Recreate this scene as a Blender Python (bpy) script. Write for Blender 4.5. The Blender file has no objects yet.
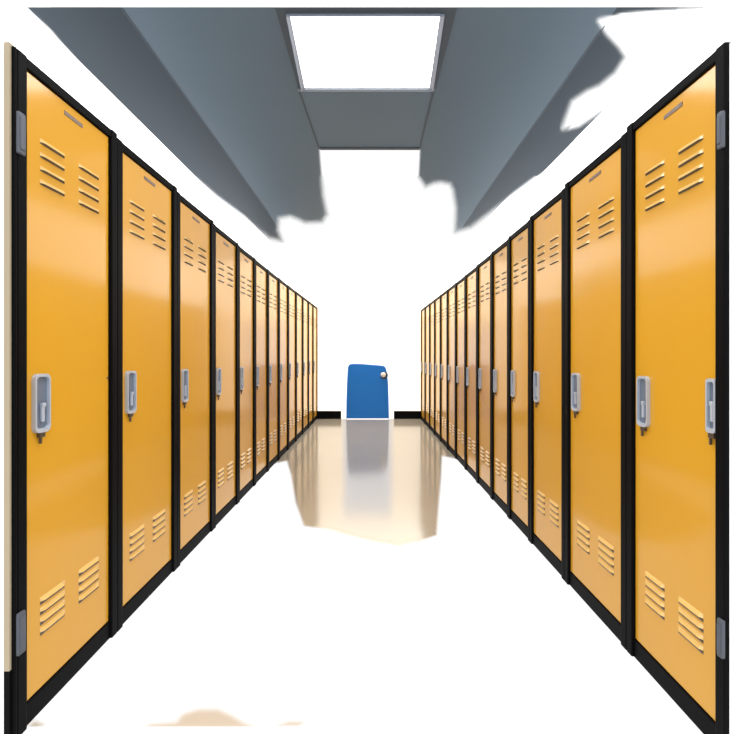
import bpy, bmesh, math
from mathutils import Vector, Matrix

S = bpy.context.scene
COL = S.collection
S.view_settings.view_transform = 'Standard'
S.view_settings.look = 'None'

# ------------------------------------------------------------------ measures
F = 450.0                 # focal length in pixels of the 734 px frame
PU, PV = 370.0, 356.0     # vanishing point of the corridor
EYE = 1.0146              # camera height (m)
CEIL = EYE + 1.42         # ceiling height
YB = 7.27                 # distance of the end wall
PL, SL = 0.9617, 6.5 / F      # left locker face:  x = -PL + SL*y
PR, SR = 0.9140, 6.0 / F      # right locker face: x =  PR - SR*y


def px(u, v, y):
    return Vector(((u - PU) / F * y, y, EYE - (v - PV) / F * y))


def floor_pt(u, v):
    return px(u, v, F * EYE / (v - PV))


def ceil_pt(u, v, z=CEIL):
    return px(u, v, F * (z - EYE) / (PV - v))


# ------------------------------------------------------------------ materials
def mat(name, color, rough=0.5, metal=0.0, spec=0.5, coat=0.0, coat_rough=0.1, coat_ior=1.5,
        emit=None, es=0.0, noise=0.0, nscale=6.0):
    m = bpy.data.materials.new(name)
    m.use_nodes = True
    nt = m.node_tree
    b = nt.nodes['Principled BSDF']
    b.inputs['Base Color'].default_value = (*color, 1)
    b.inputs['Roughness'].default_value = rough
    b.inputs['Metallic'].default_value = metal
    b.inputs['Specular IOR Level'].default_value = spec
    b.inputs['Coat Weight'].default_value = coat
    b.inputs['Coat Roughness'].default_value = coat_rough
    b.inputs['Coat IOR'].default_value = coat_ior
    if emit:
        b.inputs['Emission Color'].default_value = (*emit, 1)
        b.inputs['Emission Strength'].default_value = es
    if noise:
        tc = nt.nodes.new('ShaderNodeTexCoord')
        n = nt.nodes.new('ShaderNodeTexNoise')
        n.inputs['Scale'].default_value = nscale
        n.inputs['Detail'].default_value = 3
        hs = nt.nodes.new('ShaderNodeMix')
        hs.data_type = 'RGBA'
        hs.inputs[6].default_value = (*[c * (1 - noise) for c in color], 1)
        hs.inputs[7].default_value = (*[min(1, c * (1 + noise)) for c in color], 1)
        nt.links.new(tc.outputs['Object'], n.inputs['Vector'])
        nt.links.new(n.outputs['Fac'], hs.inputs[0])
        nt.links.new(hs.outputs[2], b.inputs['Base Color'])
    return m


M = {}
M['yellow'] = mat('yellow_enamel', (0.60, 0.30, 0.018), 0.5, spec=0.1, coat=0.78, coat_rough=0.14, coat_ior=1.44,
                  noise=0.04, nscale=3)
M['louver'] = mat('yellow_enamel_highlight', (0.72, 0.46, 0.14), 0.45, spec=0.3, coat=1.0, coat_rough=0.2, coat_ior=1.7, noise=0.04)  # slat highlights put into the colour as a paler yellow
M['black'] = mat('black_enamel', (0.003, 0.003, 0.0035), 0.55, spec=0.05, noise=0.2)
M['plate'] = mat('grey_name_plate', (0.17, 0.12, 0.09), 0.5, noise=0.5, nscale=60)
M['silver'] = mat('satin_silver', (0.45, 0.50, 0.58), 0.35, metal=0.25, noise=0.06, nscale=20)
M['cup'] = mat('blue_grey_metal', (0.16, 0.20, 0.265), 0.4, metal=0.3, noise=0.1, nscale=20)
M['lock'] = mat('dark_lock_and_louver_shade', (0.10, 0.075, 0.05), 0.4, metal=0.5, noise=0.1)  # also colours the painted shade under the louvres
M['hinge'] = mat('grey_hinge_metal', (0.075, 0.085, 0.105), 0.5, metal=0.2, noise=0.1)
M['cream'] = mat('cream_wall_paint', (0.40, 0.335, 0.235), 0.7, spec=0.2, noise=0.03)
M['white'] = mat('white_wall_glow', (0.4, 0.4, 0.4), 0.8, spec=0.1, emit=(1, 1, 1), es=0.9, noise=0.01)  # glow added so the wall ends stay pure white
M['endwall'] = mat('glowing_cream_wall', (0.9, 0.85, 0.75), 0.8, spec=0.1, emit=(1.0, 0.86, 0.68), es=1.2, noise=0.01)  # glow added to give the floor a cream reflection
M['panel'] = mat('glowing_door_panel', (0.35, 0.35, 0.37), 0.8, spec=0.1, emit=(0.92, 1.02, 1.16), es=1.0, noise=0.01)  # glow added: leaf stays white and mirrors bluish in the floor
M['jamb'] = mat('glowing_door_frame', (0.5, 0.48, 0.45), 0.8, spec=0.1, emit=(1.0, 0.98, 0.96), es=1.05, noise=0.01)  # glow added to keep the frame white
M['blue'] = mat('blue_paint', (0.011, 0.175, 0.60), 0.45, spec=0.3, noise=0.06, nscale=2)
M['knob'] = mat('white_knob', (0.9, 0.88, 0.82), 0.3, noise=0.02)
M['ring'] = mat('dark_ring', (0.03, 0.04, 0.06), 0.4, noise=0.1)
M['rail'] = mat('grey_ceiling_rail', (0.17, 0.20, 0.23), 0.5, noise=0.05)
M['channel'] = mat('dark_ceiling_channel', (0.045, 0.063, 0.084), 0.6, noise=0.05)
M['rim'] = mat('light_fixture_rim', (0.27, 0.31, 0.39), 0.5, noise=0.03)
M['diffuser'] = mat('lit_diffuser', (0.9, 0.9, 0.9), 0.5, emit=(1, 1, 1), es=9.0, noise=0.01)


def attr_material(name):
    m = bpy.data.materials.new(name)
    m.use_nodes = True
    nt = m.node_tree
    nt.nodes.clear()
    out = nt.nodes.new('ShaderNodeOutputMaterial')
    mix = nt.nodes.new('ShaderNodeMixShader')
    at = nt.nodes.new('ShaderNodeAttribute')
    at.attribute_name = 'cover'
    nt.links.new(at.outputs['Fac'], mix.inputs[0])
    nt.links.new(mix.outputs[0], out.inputs[0])
    return m, nt, mix


# floor: white by an added glow, polished beige where the finish is left
m, nt, mix = attr_material('floor_glow_and_finish')
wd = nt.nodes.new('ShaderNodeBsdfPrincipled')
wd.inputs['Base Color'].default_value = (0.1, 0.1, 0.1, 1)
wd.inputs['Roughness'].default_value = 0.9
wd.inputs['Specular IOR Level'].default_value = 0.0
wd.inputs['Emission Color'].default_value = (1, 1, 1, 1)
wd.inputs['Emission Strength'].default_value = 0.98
bd = nt.nodes.new('ShaderNodeBsdfDiffuse')
nz = nt.nodes.new('ShaderNodeTexNoise')
nz.inputs['Scale'].default_value = 2.0
tc = nt.nodes.new('ShaderNodeTexCoord')
cm = nt.nodes.new('ShaderNodeMix')
cm.data_type = 'RGBA'
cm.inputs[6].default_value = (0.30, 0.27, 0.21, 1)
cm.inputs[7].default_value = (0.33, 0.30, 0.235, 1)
nt.links.new(tc.outputs['Object'], nz.inputs['Vector'])
nt.links.new(nz.outputs['Fac'], cm.inputs[0])

gl = nt.nodes.new('ShaderNodeBsdfGlossy')
gl.inputs['Color'].default_value = (1, 1, 1, 1)
gl.inputs['Roughness'].default_value = 0.12
gm = nt.nodes.new('ShaderNodeMixShader')
ga = nt.nodes.new('ShaderNodeAttribute')
ga.attribute_name = 'gloss'
gk = nt.nodes.new('ShaderNodeMath')
gk.operation = 'MULTIPLY'
gk.inputs[1].default_value = 0.32
nt.links.new(ga.outputs['Fac'], gk.inputs[0])
nt.links.new(gk.outputs[0], gm.inputs[0])
tan = nt.nodes.new('ShaderNodeMix')
tan.data_type = 'RGBA'
tan.inputs[6].default_value = (0.36, 0.26, 0.15, 1)
nt.links.new(ga.outputs['Fac'], tan.inputs[0])
nt.links.new(cm.outputs[2], tan.inputs[7])
nt.links.new(tan.outputs[2], bd.inputs['Color'])
nt.links.new(bd.outputs[0], gm.inputs[1])
nt.links.new(gl.outputs[0], gm.inputs[2])
nt.links.new(wd.outputs[0], mix.inputs[1])
nt.links.new(gm.outputs[0], mix.inputs[2])
M['floor'] = m


def ceil_material(name, c):
    m, nt, mix = attr_material(name)
    tr = nt.nodes.new('ShaderNodeBsdfTransparent')
    pb = nt.nodes.new('ShaderNodeBsdfPrincipled')
    pb.inputs['Roughness'].default_value = 0.6
    pb.inputs['Specular IOR Level'].default_value = 0.2
    nz = nt.nodes.new('ShaderNodeTexNoise')
    nz.inputs['Scale'].default_value = 1.5
    tc = nt.nodes.new('ShaderNodeTexCoord')
    cm = nt.nodes.new('ShaderNodeMix')
    cm.data_type = 'RGBA'
    cm.inputs[6].default_value = (*[k * 0.92 for k in c], 1)
    cm.inputs[7].default_value = (*[k * 1.08 for k in c], 1)
    nt.links.new(tc.outputs['Object'], nz.inputs['Vector'])
    nt.links.new(nz.outputs['Fac'], cm.inputs[0])
    nt.links.new(cm.outputs[2], pb.inputs['Base Color'])
    nt.links.new(tr.outputs[0], mix.inputs[1])
    nt.links.new(pb.outputs[0], mix.inputs[2])
    return m


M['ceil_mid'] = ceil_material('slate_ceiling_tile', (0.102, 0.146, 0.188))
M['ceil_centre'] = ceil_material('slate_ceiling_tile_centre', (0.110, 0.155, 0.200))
M['ceil_outer'] = ceil_material('slate_ceiling_tile_shaded', (0.027, 0.043, 0.061))  # light falling off towards the walls, put into a darker slate

# side wall whitened by an added glow, with a cream stain
m, nt, mix = attr_material('glowing_wall_with_cream')
w1 = nt.nodes.new('ShaderNodeBsdfPrincipled')
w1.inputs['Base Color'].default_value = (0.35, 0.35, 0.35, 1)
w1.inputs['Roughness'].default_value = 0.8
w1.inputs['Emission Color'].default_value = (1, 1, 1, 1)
w1.inputs['Emission Strength'].default_value = 2.6  # glow added to throw pale bands onto the locker doors
w2 = nt.nodes.new('ShaderNodeBsdfDiffuse')
w2.inputs['Color'].default_value = (0.50, 0.455, 0.37, 1)
nt.links.new(w1.outputs[0], mix.inputs[1])
nt.links.new(w2.outputs[0], mix.inputs[2])
M['sidewall'] = m


# ------------------------------------------------------------------ mesh helpers
def link(name, bm, material, parent=None, smooth=False):
    bmesh.ops.recalc_face_normals(bm, faces=bm.faces)
    me = bpy.data.meshes.new(name)
    bm.to_mesh(me)
    bm.free()
    for mm in (material if isinstance(material, (list, tuple)) else [material]):
        me.materials.append(mm)
    if smooth:
        for p in me.polygons:
            p.use_smooth = True
    o = bpy.data.objects.new(name, me)
    COL.objects.link(o)
    if parent:
        o.parent = parent
    return o


def box(bm, x0, x1, y0, y1, z0, z1, bevel=0.0, seg=2):
    r = bmesh.ops.create_cube(bm, size=1.0)
    vs = r['verts']
    for v in vs:
        v.co = Vector(((x0 + x1) / 2 + v.co.x * (x1 - x0), (y0 + y1) / 2 + v.co.y * (y1 - y0),
                       (z0 + z1) / 2 + v.co.z * (z1 - z0)))
    if bevel:
        es = list({e for v in vs for e in v.link_edges})
        bmesh.ops.bevel(bm, geom=es, offset=bevel, segments=seg, profile=0.6, affect='EDGES')


def prism(bm, pts, y0, y1):
    """Outline in x-z extruded from y0 to y1."""
    a = [bm.verts.new((x, y0, z)) for x, z in pts]
    b = [bm.verts.new((x, y1, z)) for x, z in pts]
    bm.faces.new(a)
    bm.faces.new(b[::-1])
    n = len(pts)
    for i in range(n):
        bm.faces.new((a[i], b[i], b[(i + 1) % n], a[(i + 1) % n]))


def rrect(x0, x1, z0, z1, r, n=6):
    pts = []
    for cx, cz, a0 in ((x1 - r, z1 - r, 0), (x0 + r, z1 - r, 90), (x0 + r, z0 + r, 180), (x1 - r, z0 + r, 270)):
        for k in range(n + 1):
            a = math.radians(a0 + 90 * k / n)
            pts.append((cx + r * math.cos(a), cz + r * math.sin(a)))
    return pts


def ring(bm, outer, inner, y0, y1):
    n = len(outer)
    A = [bm.verts.new((x, y0, z)) for x, z in outer]
    B = [bm.verts.new((x, y0, z)) for x, z in inner]
    A2 = [bm.verts.new((x, y1, z)) for x, z in outer]
    B2 = [bm.verts.new((x, y1, z)) for x, z in inner]
    for i in range(n):
        j = (i + 1) % n
        bm.faces.new((A[i], A[j], B[j], B[i]))
        bm.faces.new((A2[i], B2[i], B2[j], A2[j]))
        bm.faces.new((A[i], A2[i], A2[j], A[j]))
        bm.faces.new((B[i], B[j], B2[j], B2[i]))


def structure(o):
    o['kind'] = 'structure'
    return o


def thing(name, label, cat, loc, rz=0.0, group=None):
    o = bpy.data.objects.new(name, None)
    o.empty_display_size = 0.1
    COL.objects.link(o)
    o.location = loc
    o.rotation_euler = (0, 0, rz)
    o['label'] = label
    o['category'] = cat
    if group:
        o['group'] = group
    return o


# ragged outlines --------------------------------------------------
def sdist(poly, u, v):
    inside = False
    d = 1e9
    n = len(poly)
    for i in range(n):
        x1, y1 = poly[i]
        x2, y2 = poly[(i + 1) % n]
        if (y1 > v) != (y2 > v) and u < (x2 - x1) * (v - y1) / (y2 - y1) + x1:
            inside = not inside
        dx, dy = x2 - x1, y2 - y1
        t = max(0, min(1, ((u - x1) * dx + (v - y1) * dy) / (dx * dx + dy * dy + 1e-9)))
        d = min(d, math.hypot(u - x1 - t * dx, v - y1 - t * dy))
    return d if inside else -d


def sm(t):
    t = max(0.0, min(1.0, t))
    return t * t * (3 - 2 * t)


def set_cover(o, vals):
    a = o.data.attributes.new('cover', 'FLOAT', 'POINT')
    a.data.foreach_set('value', vals)


# ------------------------------------------------------------------ floor
FLOOR_POLYS = [   # outline of each left-over patch of polished finish, with its edge softness
    ([(262, 469), (258, 455), (305, 408), (435, 408), (475, 462), (452, 458), (442, 456), (441, 478),
      (438.5, 508), (436.6, 535), (420, 541), (399, 546), (373, 541.5), (351, 536), (327, 529), (304, 526), (295.5, 502),
      (291, 475), (287, 461), (276, 463)], 1.6),
    ([(140, 729), (150, 724), (176, 722), (182, 714), (198, 709), (218, 709), (232, 715), (245, 723), (262, 729)], 5.0),
    ([(276, 726), (290, 721), (304, 722), (300, 726)], 4.0),
    ([(26, 729), (34, 720), (44, 724), (40, 729)], 4.0),
]


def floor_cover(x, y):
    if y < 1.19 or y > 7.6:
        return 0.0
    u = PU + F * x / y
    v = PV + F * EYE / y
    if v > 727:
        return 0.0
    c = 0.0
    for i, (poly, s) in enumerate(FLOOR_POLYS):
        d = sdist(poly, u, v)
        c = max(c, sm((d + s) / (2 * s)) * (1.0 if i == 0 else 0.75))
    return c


def axis(stops):
    out = []
    for (a, b, step) in stops:
        n = max(1, round((b - a) / step))
        out += [a + (b - a) * k / n for k in range(n)]
    out.append(stops[-1][1])
    return out


xs = axis([(-2.6, -1.0, 0.4), (-1.0, 1.0, 0.0125), (1.0, 2.6, 0.4)])
ys = axis([(-1.0, 1.15, 0.5), (1.15, 1.32, 0.006), (1.32, 2.3, 0.2), (2.3, 4.2, 0.014), (4.2, 7.3, 0.03), (7.3, 9.0, 0.5)])
bm = bmesh.new()
grid = [[bm.verts.new((x, y, 0)) for x in xs] for y in ys]
for j in range(len(ys) - 1):
    for i in range(len(xs) - 1):
        bm.faces.new((grid[j][i], grid[j][i + 1], grid[j + 1][i + 1], grid[j + 1][i]))
vals = [floor_cover(x, y) for y in ys for x in xs]
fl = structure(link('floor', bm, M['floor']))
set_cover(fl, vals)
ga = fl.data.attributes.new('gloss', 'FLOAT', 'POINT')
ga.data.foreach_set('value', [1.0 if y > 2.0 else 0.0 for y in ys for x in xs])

# ------------------------------------------------------------------ ceiling
CP = [(10, -9), (25.5, 7), (49, 29), (78, 62), (126, 111), (170, 154), (194, 178), (216, 197), (243, 217), (258, 230), (269, 238),
      (282, 241), (278, 230), (279, 218), (290, 216), (298, 219), (305, 222.5), (322, 222), (327, 214), (323, 195),
      (320, 150), (419.5, 150), (418.7, 177), (425.5, 186.5), (434, 183), (441, 182), (450, 184), (453, 190), (456, 208),
      (455, 232), (471, 227), (493, 210), (508, 199), (540, 175), (554, 165), (584, 136), (608, 110), (603, 107),
      (593, 114), (578, 124), (563, 128), (568, 115), (573, 102), (588, 92), (600, 87), (616, 74), (627, 57), (620, 46),
      (608, 33), (600, 21), (622, 14), (660, 11), (712, 9), (714, -9)]


def soft(u, v):
    if u > 560 and 8 < v < 140:
        k = 6.0
        if v < 16:
            k = 2.5
        return k
    if v > 176:
        return 4.0
    return 1.6


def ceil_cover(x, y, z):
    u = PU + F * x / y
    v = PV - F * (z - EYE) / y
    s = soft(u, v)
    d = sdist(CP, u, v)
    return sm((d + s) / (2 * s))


def line_x(a, b):
    """x on the ceiling as a function of y for the straight seam through two image points."""
    A, B = ceil_pt(*a), ceil_pt(*b)
    k = (B.x - A.x) / (B.y - A.y)
    return lambda y: A.x + k * (y - A.y)


LO = line_x((122, 9), (278, 227))
RO = line_x((616, 9), (466, 222))
LI = line_x((274, 8.5), (320, 150))
RI = line_x((457, 8.5), (419.5, 150))
y_near = F * 1.42 / (PV - 7)
y_mid = F * 1.42 / (PV - 150)
y_far = F * 1.42 / (PV - 243)
ysc = axis([(y_near, y_mid, 0.013), (y_mid, y_far, 0.02)])


def strip(f0, f1, n):
    rows = []
    for y in ysc:
        a, b = f0(y), f1(y)
        rows.append([(a + (b - a) * i / n, y) for i in range(n + 1)])
    return rows


bm = bmesh.new()
vals = []
far = lambda s: (lambda y: s * 1.40)
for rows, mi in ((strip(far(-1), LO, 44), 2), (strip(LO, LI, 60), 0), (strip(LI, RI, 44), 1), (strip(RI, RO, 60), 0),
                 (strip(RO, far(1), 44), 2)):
    cov = [[ceil_cover(x, y, CEIL) for x, y in r] for r in rows]
    vv = {}
    for j in range(len(rows) - 1):
        for i in range(len(rows[0]) - 1):
            ids = ((j, i), (j, i + 1), (j + 1, i + 1), (j + 1, i))
            if max(cov[a][b] for a, b in ids) <= 0.0:
                continue
            for a, b in ids:
                if (a, b) not in vv:
                    x, y = rows[a][b]
                    vv[(a, b)] = bm.verts.new((x, y, CEIL))
                    vals.append(cov[a][b])
            f = bm.faces.new([vv[k] for k in ids])
            f.material_index = mi
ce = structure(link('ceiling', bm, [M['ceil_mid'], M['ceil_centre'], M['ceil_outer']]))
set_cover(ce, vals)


def ceil_prism(bm, quad, drop, thick=0.0):
    """A bar hanging 'drop' below the ceiling; its corners are given where they cover the ceiling."""
    lo = [bm.verts.new(ceil_pt(u, v, CEIL - drop)) for u, v in quad]
    hi = [bm.verts.new((p.co.x, p.co.y, CEIL - 0.001 - thick)) for p in lo]
    bm.faces.new(lo)
    bm.faces.new(hi[::-1])
    n = len(quad)
    for i in range(n):
        bm.faces.new((lo[i], hi[i], hi[(i + 1) % n], lo[(i + 1) % n]))


def trim(name, quads, drop, material):
    bm = bmesh.new()
    for q in quads:
        ceil_prism(bm, q, drop)
    return structure(link(name, bm, material))


trim('trim_1', [[(275, 8), (285, 8), (301.5, 89), (298.5, 89)], [(447, 8), (457, 8), (436, 89), (433.5, 89)],
                [(285, 8), (447, 8), (446.5, 13), (286.5, 13)]], 0.004, M['channel'])
trim('trim_2', [[(297.5, 89.6), (434.5, 89.6), (434, 91.8), (298, 91.8)]], 0.012, M['rail'])
trim('trim_3', [[(320, 148.2), (419.5, 148.2), (419.4, 150), (320.2, 150)]], 0.006, M['channel'])
# thin seams between the ceiling tiles
trim('trim_4', [[(298.2, 91), (299.6, 91), (319.6, 149), (318.6, 149)], [(433, 91), (434.6, 91), (420.3, 149), (419.3, 149)]],
     0.003, M['channel'])
trim('trim_5', [[(121.4, 9), (122.6, 9), (269.5, 214), (269, 214)], [(615.4, 26), (604.5, 26), (604, 26.5), (603.4, 27)][:0] or
                [(604.1, 26), (605.3, 26), (474.6, 210), (474, 210)]], 0.002, M['channel'])

# ceiling light
lt = thing('ceiling_light', 'large square lit ceiling light panel in a grey rim above the corridor', 'ceiling light',
           (0.0, 0.0, 0.0))
corners = [ceil_pt(u, v) for u, v in ((286, 13.2), (444.5, 13.2), (433.2, 89), (301.4, 89))]
mid = sum(corners, Vector()) / 4
lt.location = mid
outer = [(p.x - mid.x, p.y - mid.y) for p in corners]
inn = [ceil_pt(u, v) for u, v in ((290.5, 15.2), (439.5, 15.2), (429.2, 86.6), (305, 86.6))]
inner = [(p.x - mid.x, p.y - mid.y) for p in inn]
bm = bmesh.new()
A = [bm.verts.new((x, y, -0.014)) for x, y in outer]
B = [bm.verts.new((x, y, -0.006)) for x, y in inner]
A2 = [bm.verts.new((x, y, -0.002)) for x, y in outer]
B2 = [bm.verts.new((x, y, -0.002)) for x, y in inner]
for i in range(4):
    j = (i + 1) % 4
    bm.faces.new((A[i], A[j], B[j], B[i]))
    bm.faces.new((A2[i], A[i], A[j], A2[j]))
    bm.faces.new((B2[i], B[i], B[j], B2[j]))
    bm.faces.new((A2[i], A2[j], B2[j], B2[i]))
link('frame', bm, M['rim'], lt)
bm = bmesh.new()
lo = [bm.verts.new((x, y, -0.0055)) for x, y in inner]
hi = [bm.verts.new((x, y, -0.0025)) for x, y in inner]
bm.faces.new(lo)
bm.faces.new(hi)
for i in range(4):
    bm.faces.new((lo[i], lo[(i + 1) % 4], hi[(i + 1) % 4], hi[i]))
link('diffuser', bm, M['diffuser'], lt)

# ------------------------------------------------------------------ lockers
W, H, DEPTH = 0.46, 1.83, 0.45
POST = 0.034
DX0, DX1, DZ0, DZ1 = POST, W - POST, 0.0625, 1.801
DW = DX1 - DX0


def dx(fr):
    return DX0 + fr * DW


def louver_bm(x0, x1, zs, shade_drop):
    """Pressed louvres: short hoods that stand out of the door, open at the lower edge."""
    bm = bmesh.new()
    for z in zs:
        h, out = 0.0115, 0.0068
        n = 10
        top, lip, und = [], [], []
        for k in range(n + 1):
            t = k / n
            x = x0 + (x1 - x0) * t
            e = min(1.0, math.sin(math.pi * t) * 3.2) if 0 < t < 1 else 0.0
            top.append(bm.verts.new((x, 0.0, z + h / 2)))
            lip.append(bm.verts.new((x, -out * e - 0.0004, z - h / 2)))
            und.append(bm.verts.new((x, 0.0, z - h / 2 - shade_drop)))
        for k in range(n):
            bm.faces.new((top[k], top[k + 1], lip[k + 1], lip[k]))
            f = bm.faces.new((lip[k], lip[k + 1], und[k + 1], und[k]))
            f.material_index = 1  # dark strip painted in as the shadow line below the lip
    return bm


def handle_parts(parent, x0, x1, z0, z1):
    r = (x1 - x0) * 0.28
    bm = bmesh.new()
    t = 0.0052
    out = rrect(x0, x1, z0, z1, r)
    inn = rrect(x0 + t, x1 - t, z0 + t * 2.2, z1 - t * 1.6, r * 0.7)
    ring(bm, out, inn, -0.012, 0.001)
    hd = link('handle', bm, M['silver'], parent)
    hd['label'] = 'silver recessed pull handle'
    bm = bmesh.new()
    prism(bm, inn, -0.003, 0.0005)
    link('recess', bm, M['cup'], hd)
    bm = bmesh.new()
    xm = (x0 + x1) / 2
    box(bm, xm - 0.003, xm + 0.008, -0.011, -0.003, z0 + 0.03, z0 + 0.078, 0.003)
    box(bm, xm - 0.003, xm + 0.010, -0.013, -0.003, z0 + 0.072, z0 + 0.084, 0.002)
    link('latch', bm, M['silver'], hd)
    bm = bmesh.new()
    box(bm, xm - 0.011, xm + 0.011, -0.011, 0.001, z0 - 0.014, z0 + 0.002, 0.003)
    box(bm, xm - 0.008, xm - 0.001, -0.010, -0.004, z0 - 0.032, z0 - 0.010, 0.002)
    link('lock', bm, M['lock'], hd)


def make_locker(name, label, loc, rz):
    t = thing(name, label, 'locker', loc, rz, 'yellow lockers along the corridor')
    bm = bmesh.new()
    box(bm, 0.001, W - 0.001, 0.022, DEPTH, 0.0, H, 0.004)
    link('carcass', bm, M['black'], t)
    bm = bmesh.new()
    box(bm, 0.0005, POST, -0.012, 0.022, 0.0, H, 0.004)
    box(bm, W - POST, W - 0.0005, -0.012, 0.022, 0.0, H, 0.004)
    box(bm, POST - 0.003, W - POST + 0.003, -0.008, 0.022, DZ1, H, 0.004)
    link('frame', bm, M['black'], t)
    bm = bmesh.new()
    box(bm, POST - 0.003, W - POST + 0.003, -0.004, 0.022, 0.0, DZ0 - 0.001, 0.003)
    link('plinth', bm, M['black'], t)
    bm = bmesh.new()
    box(bm, DX0 + 0.002, DX1 - 0.002, 0.0, 0.020, DZ0 + 0.002, DZ1 - 0.002, 0.0025)
    d = link('door', bm, M['yellow'], t)
    for f0, f1, za, zb in ((.155, .415, 1.515, 1.632), (.582, .85, 1.515, 1.632), (.155, .415, .230, .318),
                           (.582, .85, .230, .318)):
        zs = [za + (zb - za) * k / 3 for k in range(4)]
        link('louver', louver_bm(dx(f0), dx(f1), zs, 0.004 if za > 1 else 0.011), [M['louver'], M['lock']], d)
    bm = bmesh.new()
    box(bm, dx(.41), dx(.63), -0.002, 0.001, 1.759, 1.772, 0.001)
    link('name_plate', bm, M['plate'], d)
    handle_parts(t, dx(.075), dx(.225), .797, .9636)
    return t


def copy_tree(o, parent=None):
    c = o.copy()
    COL.objects.link(c)
    if parent:
        c.parent = parent
    for ch in list(o.children):
        copy_tree(ch, c)
    return c


ORD = ['first', 'second', 'third', 'fourth', 'fifth', 'sixth', 'seventh', 'eighth', 'ninth', 'tenth', 'eleventh',
       'twelfth', 'thirteenth', 'fourteenth']
QL = [.002752, .003814, .004963, .00608, .00717, .00816, .00915, .01018, .01126, .01237, .01350, .01462, .01568, .01680]
QR = [.002738, .003765, .004930, .00597, .00685, .00777, .00876, .00979, .01083, .01191, .01300, .01408, .01515, .01630,
      .01745]


# the rows lose a few centimetres of height towards the far end
ZL = [1.0, .993, .985, .978, .973, .970, .970, .972, .974, .976, .978, .980, .982]
ZR = [.985, .977, .969, .962, .957, .953, .950, .949, .950, .951, .952, .953, .954, .955]


def label_for(side, i, n):
    if i == 0:
        return ('nearest yellow locker of the left row, beside the narrow cream strip' if side == 'left' else
                'nearest yellow locker of the right row, with two silver handles on its door')
    if i == n - 1:
        return 'farthest yellow locker of the %s row, against the end wall by the black baseboard' % side
    if i == n - 2:
        return 'last but one yellow locker at the far end of the %s row' % side
    return 'yellow louvred locker in a black frame, %s from the near end of the %s row' % (ORD[i], side)


proto = make_locker('locker', 'x', (0, 0, 0), 0)
lockers = {'left': [], 'right': []}
first = True
for side, Q, P in (('left', QL, PL), ('right', QR, PR)):
    n = len(Q) - 1
    for i in range(n):
        o = proto if first else copy_tree(proto)
        first = False
        y0, y1 = F * P * Q[i], F * P * Q[i + 1]
        if side == 'left':
            o.location = (-P + SL * y0, y0, 0)
            o.rotation_euler = (0, 0, math.atan2(1, SL))
            ln = math.hypot(1, SL) * (y1 - y0)
            o.scale = (ln / W, 1, ZL[i])
        else:
            o.location = (P - SR * y1, y1, 0)
            o.rotation_euler = (0, 0, math.atan2(-1, SR))
            ln = math.hypot(1, SR) * (y1 - y0)
            o.scale = (ln / W, 1, ZR[i])
        o['label'] = label_for(side, i, n)
        lockers[side].append(o)


def hinge(parent, x0, x1, z0, z1):
    bm = bmesh.new()
    box(bm, x0, x1, -0.020, -0.009, z0, z1, 0.005)
    box(bm, x0 + 0.004, x1 - 0.004, -0.023, -0.015, z0 + 0.012, z1 - 0.012, 0.003)
    h = link('hinge', bm, M['hinge'], parent)
    h['label'] = 'grey metal hinge on the black end post'
    return h


L0 = lockers['left'][0]
R0 = lockers['right'][0]
bm = bmesh.new()
box(bm, -0.009, 0.0, -0.012, DEPTH, 0.0, H, 0.004)
link('end_post', bm, M['black'], L0)
hinge(L0, -0.006, 0.020, 1.55, 1.662)
hinge(L0, -0.006, 0.020, .222, .334)
hinge(R0, W - 0.018, W + 0.001, 1.56, 1.655)
hinge(R0, W - 0.018, W + 0.001, .259, .358)
handle_parts(R0, dx(.91), dx(1.0), .826, .970)
for par, x, z in ((L0, dx(.975), .936), (lockers['right'][1], dx(.985), .93)):
    bm = bmesh.new()
    bmesh.ops.create_uvsphere(bm, u_segments=10, v_segments=6, radius=0.004)
    for v in bm.verts:
        v.co = Vector((x + v.co.x, v.co.y * 0.5, z + v.co.z))
    link('rivet', bm, M['ring'], par)

# ------------------------------------------------------------------ walls
yl0 = F * PL * QL[0] - 0.05
TOPW = 2.55


def side_wall(name, P, s, sgn, y0, stain=None):
    """Wall standing behind a row of lockers, parallel to it."""
    off = DEPTH + 0.02
    yy = axis([(y0, 3.4, 0.2), (3.4, 5.4, 0.02), (5.4, YB + 0.1, 0.2)]) if stain else [y0, YB + 0.1]
    zz = axis([(0, 1.75, 0.5), (1.75, 2.05, 0.02), (2.05, TOPW, 0.3)]) if stain else [0, TOPW]
    bm = bmesh.new()
    vals = []
    g = []
    for y in yy:
        row = []
        for z in zz:
            x = sgn * (P - s * y + off)
            row.append(bm.verts.new((x, y, z)))
            c = 0.0
            if stain:
                u, v = PU + F * x / y, PV - F * (z - EYE) / y
                c = sm((sdist(stain, u, v) + 2) / 4)
            vals.append(c)
        g.append(row)
    for j in range(len(yy) - 1):
        for i in range(len(zz) - 1):
            bm.faces.new((g[j][i], g[j + 1][i], g[j + 1][i + 1], g[j][i + 1]))
    o = structure(link(name, bm, M['sidewall']))
    set_cover(o, vals)
    return o


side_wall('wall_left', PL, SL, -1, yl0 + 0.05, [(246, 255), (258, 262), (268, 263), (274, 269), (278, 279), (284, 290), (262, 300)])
side_wall('wall_right', PR, SR, 1, F * PR * QR[0])

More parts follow.
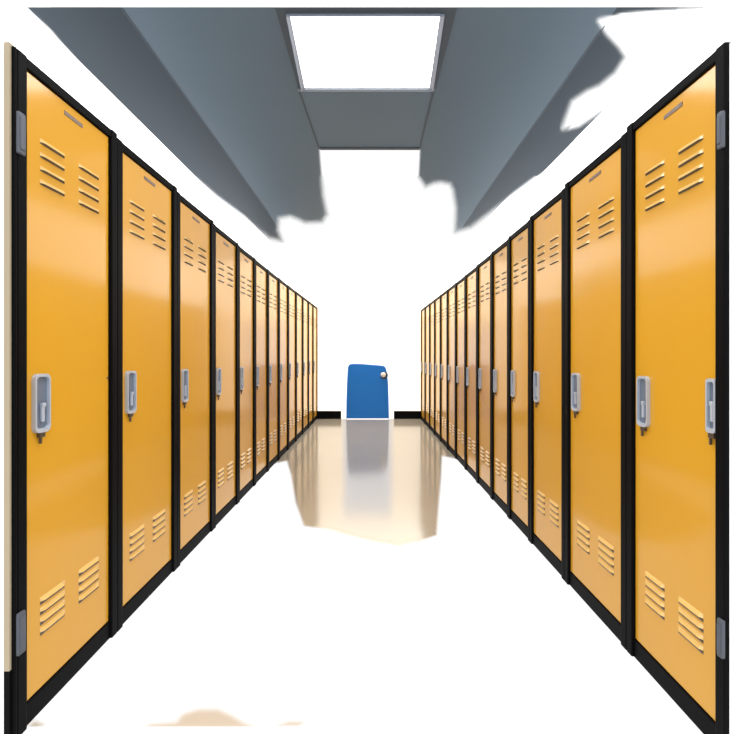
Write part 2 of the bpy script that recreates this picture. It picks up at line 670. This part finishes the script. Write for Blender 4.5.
# white wall ends that close the near end of each row, and the cream strip on the left
y = F * PL * .002729 - 0.002
xs_ = (5 - PU) / F * y
bm = bmesh.new()
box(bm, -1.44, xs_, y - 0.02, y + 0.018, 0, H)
structure(link('wall_left_end', bm, M['white']))
bm = bmesh.new()
box(bm, xs_, (10.5 - PU) / F * y, y - 0.004, y + 0.016, 0.191, H + 0.005)
structure(link('trim_6', bm, M['cream']))
bm = bmesh.new()
box(bm, xs_, (10.5 - PU) / F * y, y - 0.004, y + 0.016, 0.0, 0.191)
structure(link('baseboard_left', bm, M['black']))
y = F * PR * QR[0] - 0.002
bm = bmesh.new()
box(bm, (729.5 - PU) / F * y, 1.36, y - 0.02, y, 0, H * .981)
structure(link('wall_right_end', bm, M['white']))

# end wall with its doorway
def wx(u):
    return (u - PU) / F * YB
xa, xb, ztop = wx(342), wx(393.5), 1.61
bm = bmesh.new()
box(bm, -1.7, xa, YB, YB + 0.12, 0, TOPW)
box(bm, xb, 1.7, YB, YB + 0.12, 0, TOPW)
box(bm, xa, xb, YB, YB + 0.12, ztop, TOPW)
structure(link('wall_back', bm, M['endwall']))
for nm, u0, u1 in (('baseboard_back', 309, 341.3), ('baseboard_back_right', 393.8, 429)):
    bm = bmesh.new()
    box(bm, wx(u0), wx(u1), YB - 0.014, YB - 0.0005, 0, 0.128, 0.004)
    structure(link(nm, bm, M['black']))
# white door closing the doorway: frame and leaf, both whitened by glow
dr = bpy.data.objects.new('door_1', None)
COL.objects.link(dr)
dr.location = (0, YB + 0.06, 0)
structure(dr)
bm = bmesh.new()
jw = 0.065
box(bm, xa, xa + jw, -0.05, 0.05, 0, ztop)
box(bm, xb - jw, xb, -0.05, 0.05, 0, ztop)
box(bm, xa + jw, xb - jw, -0.05, 0.05, ztop - 0.12, ztop)
structure(link('door_frame', bm, M['jamb'], dr))
bm = bmesh.new()
box(bm, xa + jw, xb - jw, 0.0, 0.04, 0, ztop - 0.12)
structure(link('door_leaf', bm, M['panel'], dr))

# ------------------------------------------------------------------ blue cabinet
yc = YB - 0.06
cab = thing('cabinet', 'small blue cabinet with rounded top corners and white round knob at the corridor end', 'cabinet',
            (0, yc, 0))
k = yc / F


def cx(u):
    return (u - PU) * k


def cz(v):
    return EYE - (v - PV) * k


pts = []
raw = [(346.2, 418.8), (389, 418.8), (388.6, 400), (388, 382), (386.6, 371), (385.6, 367.6), (384.2, 366.2), (381, 365.6),
       (372, 364.9), (362, 364.1), (353, 363.8), (350.2, 364.2), (348.6, 365.4), (347.8, 368), (347.2, 380), (346.4, 402)]
pts = [(cx(u), max(0.012, cz(v))) for u, v in raw]
bm = bmesh.new()
prism(bm, pts, 0.0, 0.052)
es = [e for e in bm.edges if abs(e.verts[0].co.y) < 1e-5 and abs(e.verts[1].co.y) < 1e-5]
bmesh.ops.bevel(bm, geom=es, offset=0.012, segments=3, profile=0.5, affect='EDGES')
link('body', bm, M['blue'], cab)
bm = bmesh.new()
box(bm, cx(346.6), cx(388.8), 0.004, 0.05, 0.0, 0.012)
link('base', bm, M['jamb'], cab)


def lathe(prof, cx_, cz_, n=20):
    bm = bmesh.new()
    rows = []
    for y_, r in prof:
        rows.append([bm.verts.new((cx_ + r * math.cos(2 * math.pi * a / n), y_, cz_ + r * math.sin(2 * math.pi * a / n)))
                     for a in range(n)])
    for i in range(len(rows) - 1):
        for a in range(n):
            bm.faces.new((rows[i][a], rows[i][(a + 1) % n], rows[i + 1][(a + 1) % n], rows[i + 1][a]))
    bm.faces.new(rows[0])
    bm.faces.new(rows[-1][::-1])
    return bm


rs = link('rosette', lathe([(0.004, .060), (-.004, .060), (-.010, .050), (-.010, .01)], cx(384.2), cz(375.3)), M['ring'], cab, True)
rs.data.shade_flat()
link('knob', lathe([(-.008, .018), (-.02, .018), (-.028, .034), (-.040, .041), (-.052, .034), (-.058, .012)], cx(383.2), cz(374.6)),
     M['knob'], cab, True)

# ------------------------------------------------------------------ light, camera
wd_ = bpy.data.worlds.new('white_surroundings')
S.world = wd_
wd_.use_nodes = True
bg = wd_.node_tree.nodes['Background']
bg.inputs[0].default_value = (1.0, 1.0, 1.0, 1)
wn = wd_.node_tree
tcw = wn.nodes.new('ShaderNodeTexCoord')
sep = wn.nodes.new('ShaderNodeSeparateXYZ')
mr = wn.nodes.new('ShaderNodeMapRange')
mr.inputs['From Min'].default_value = 0.35
mr.inputs['From Max'].default_value = 0.95
mr.inputs['To Min'].default_value = 1.0
mr.inputs['To Max'].default_value = 4.5
wn.links.new(tcw.outputs['Generated'], sep.inputs[0])
wn.links.new(sep.outputs['Z'], mr.inputs['Value'])
wn.links.new(mr.outputs[0], bg.inputs[1])

cd = bpy.data.cameras.new('camera')
cam = bpy.data.objects.new('camera', cd)
COL.objects.link(cam)
cam.location = (0, 0, EYE)
cam.rotation_euler = (math.pi / 2, 0, 0)
cd.sensor_width = 36.0
cd.lens = F / 734 * 36.0
cd.shift_x = -3 / 734
cd.shift_y = -11 / 734
cd.clip_start = 0.05
S.camera = cam
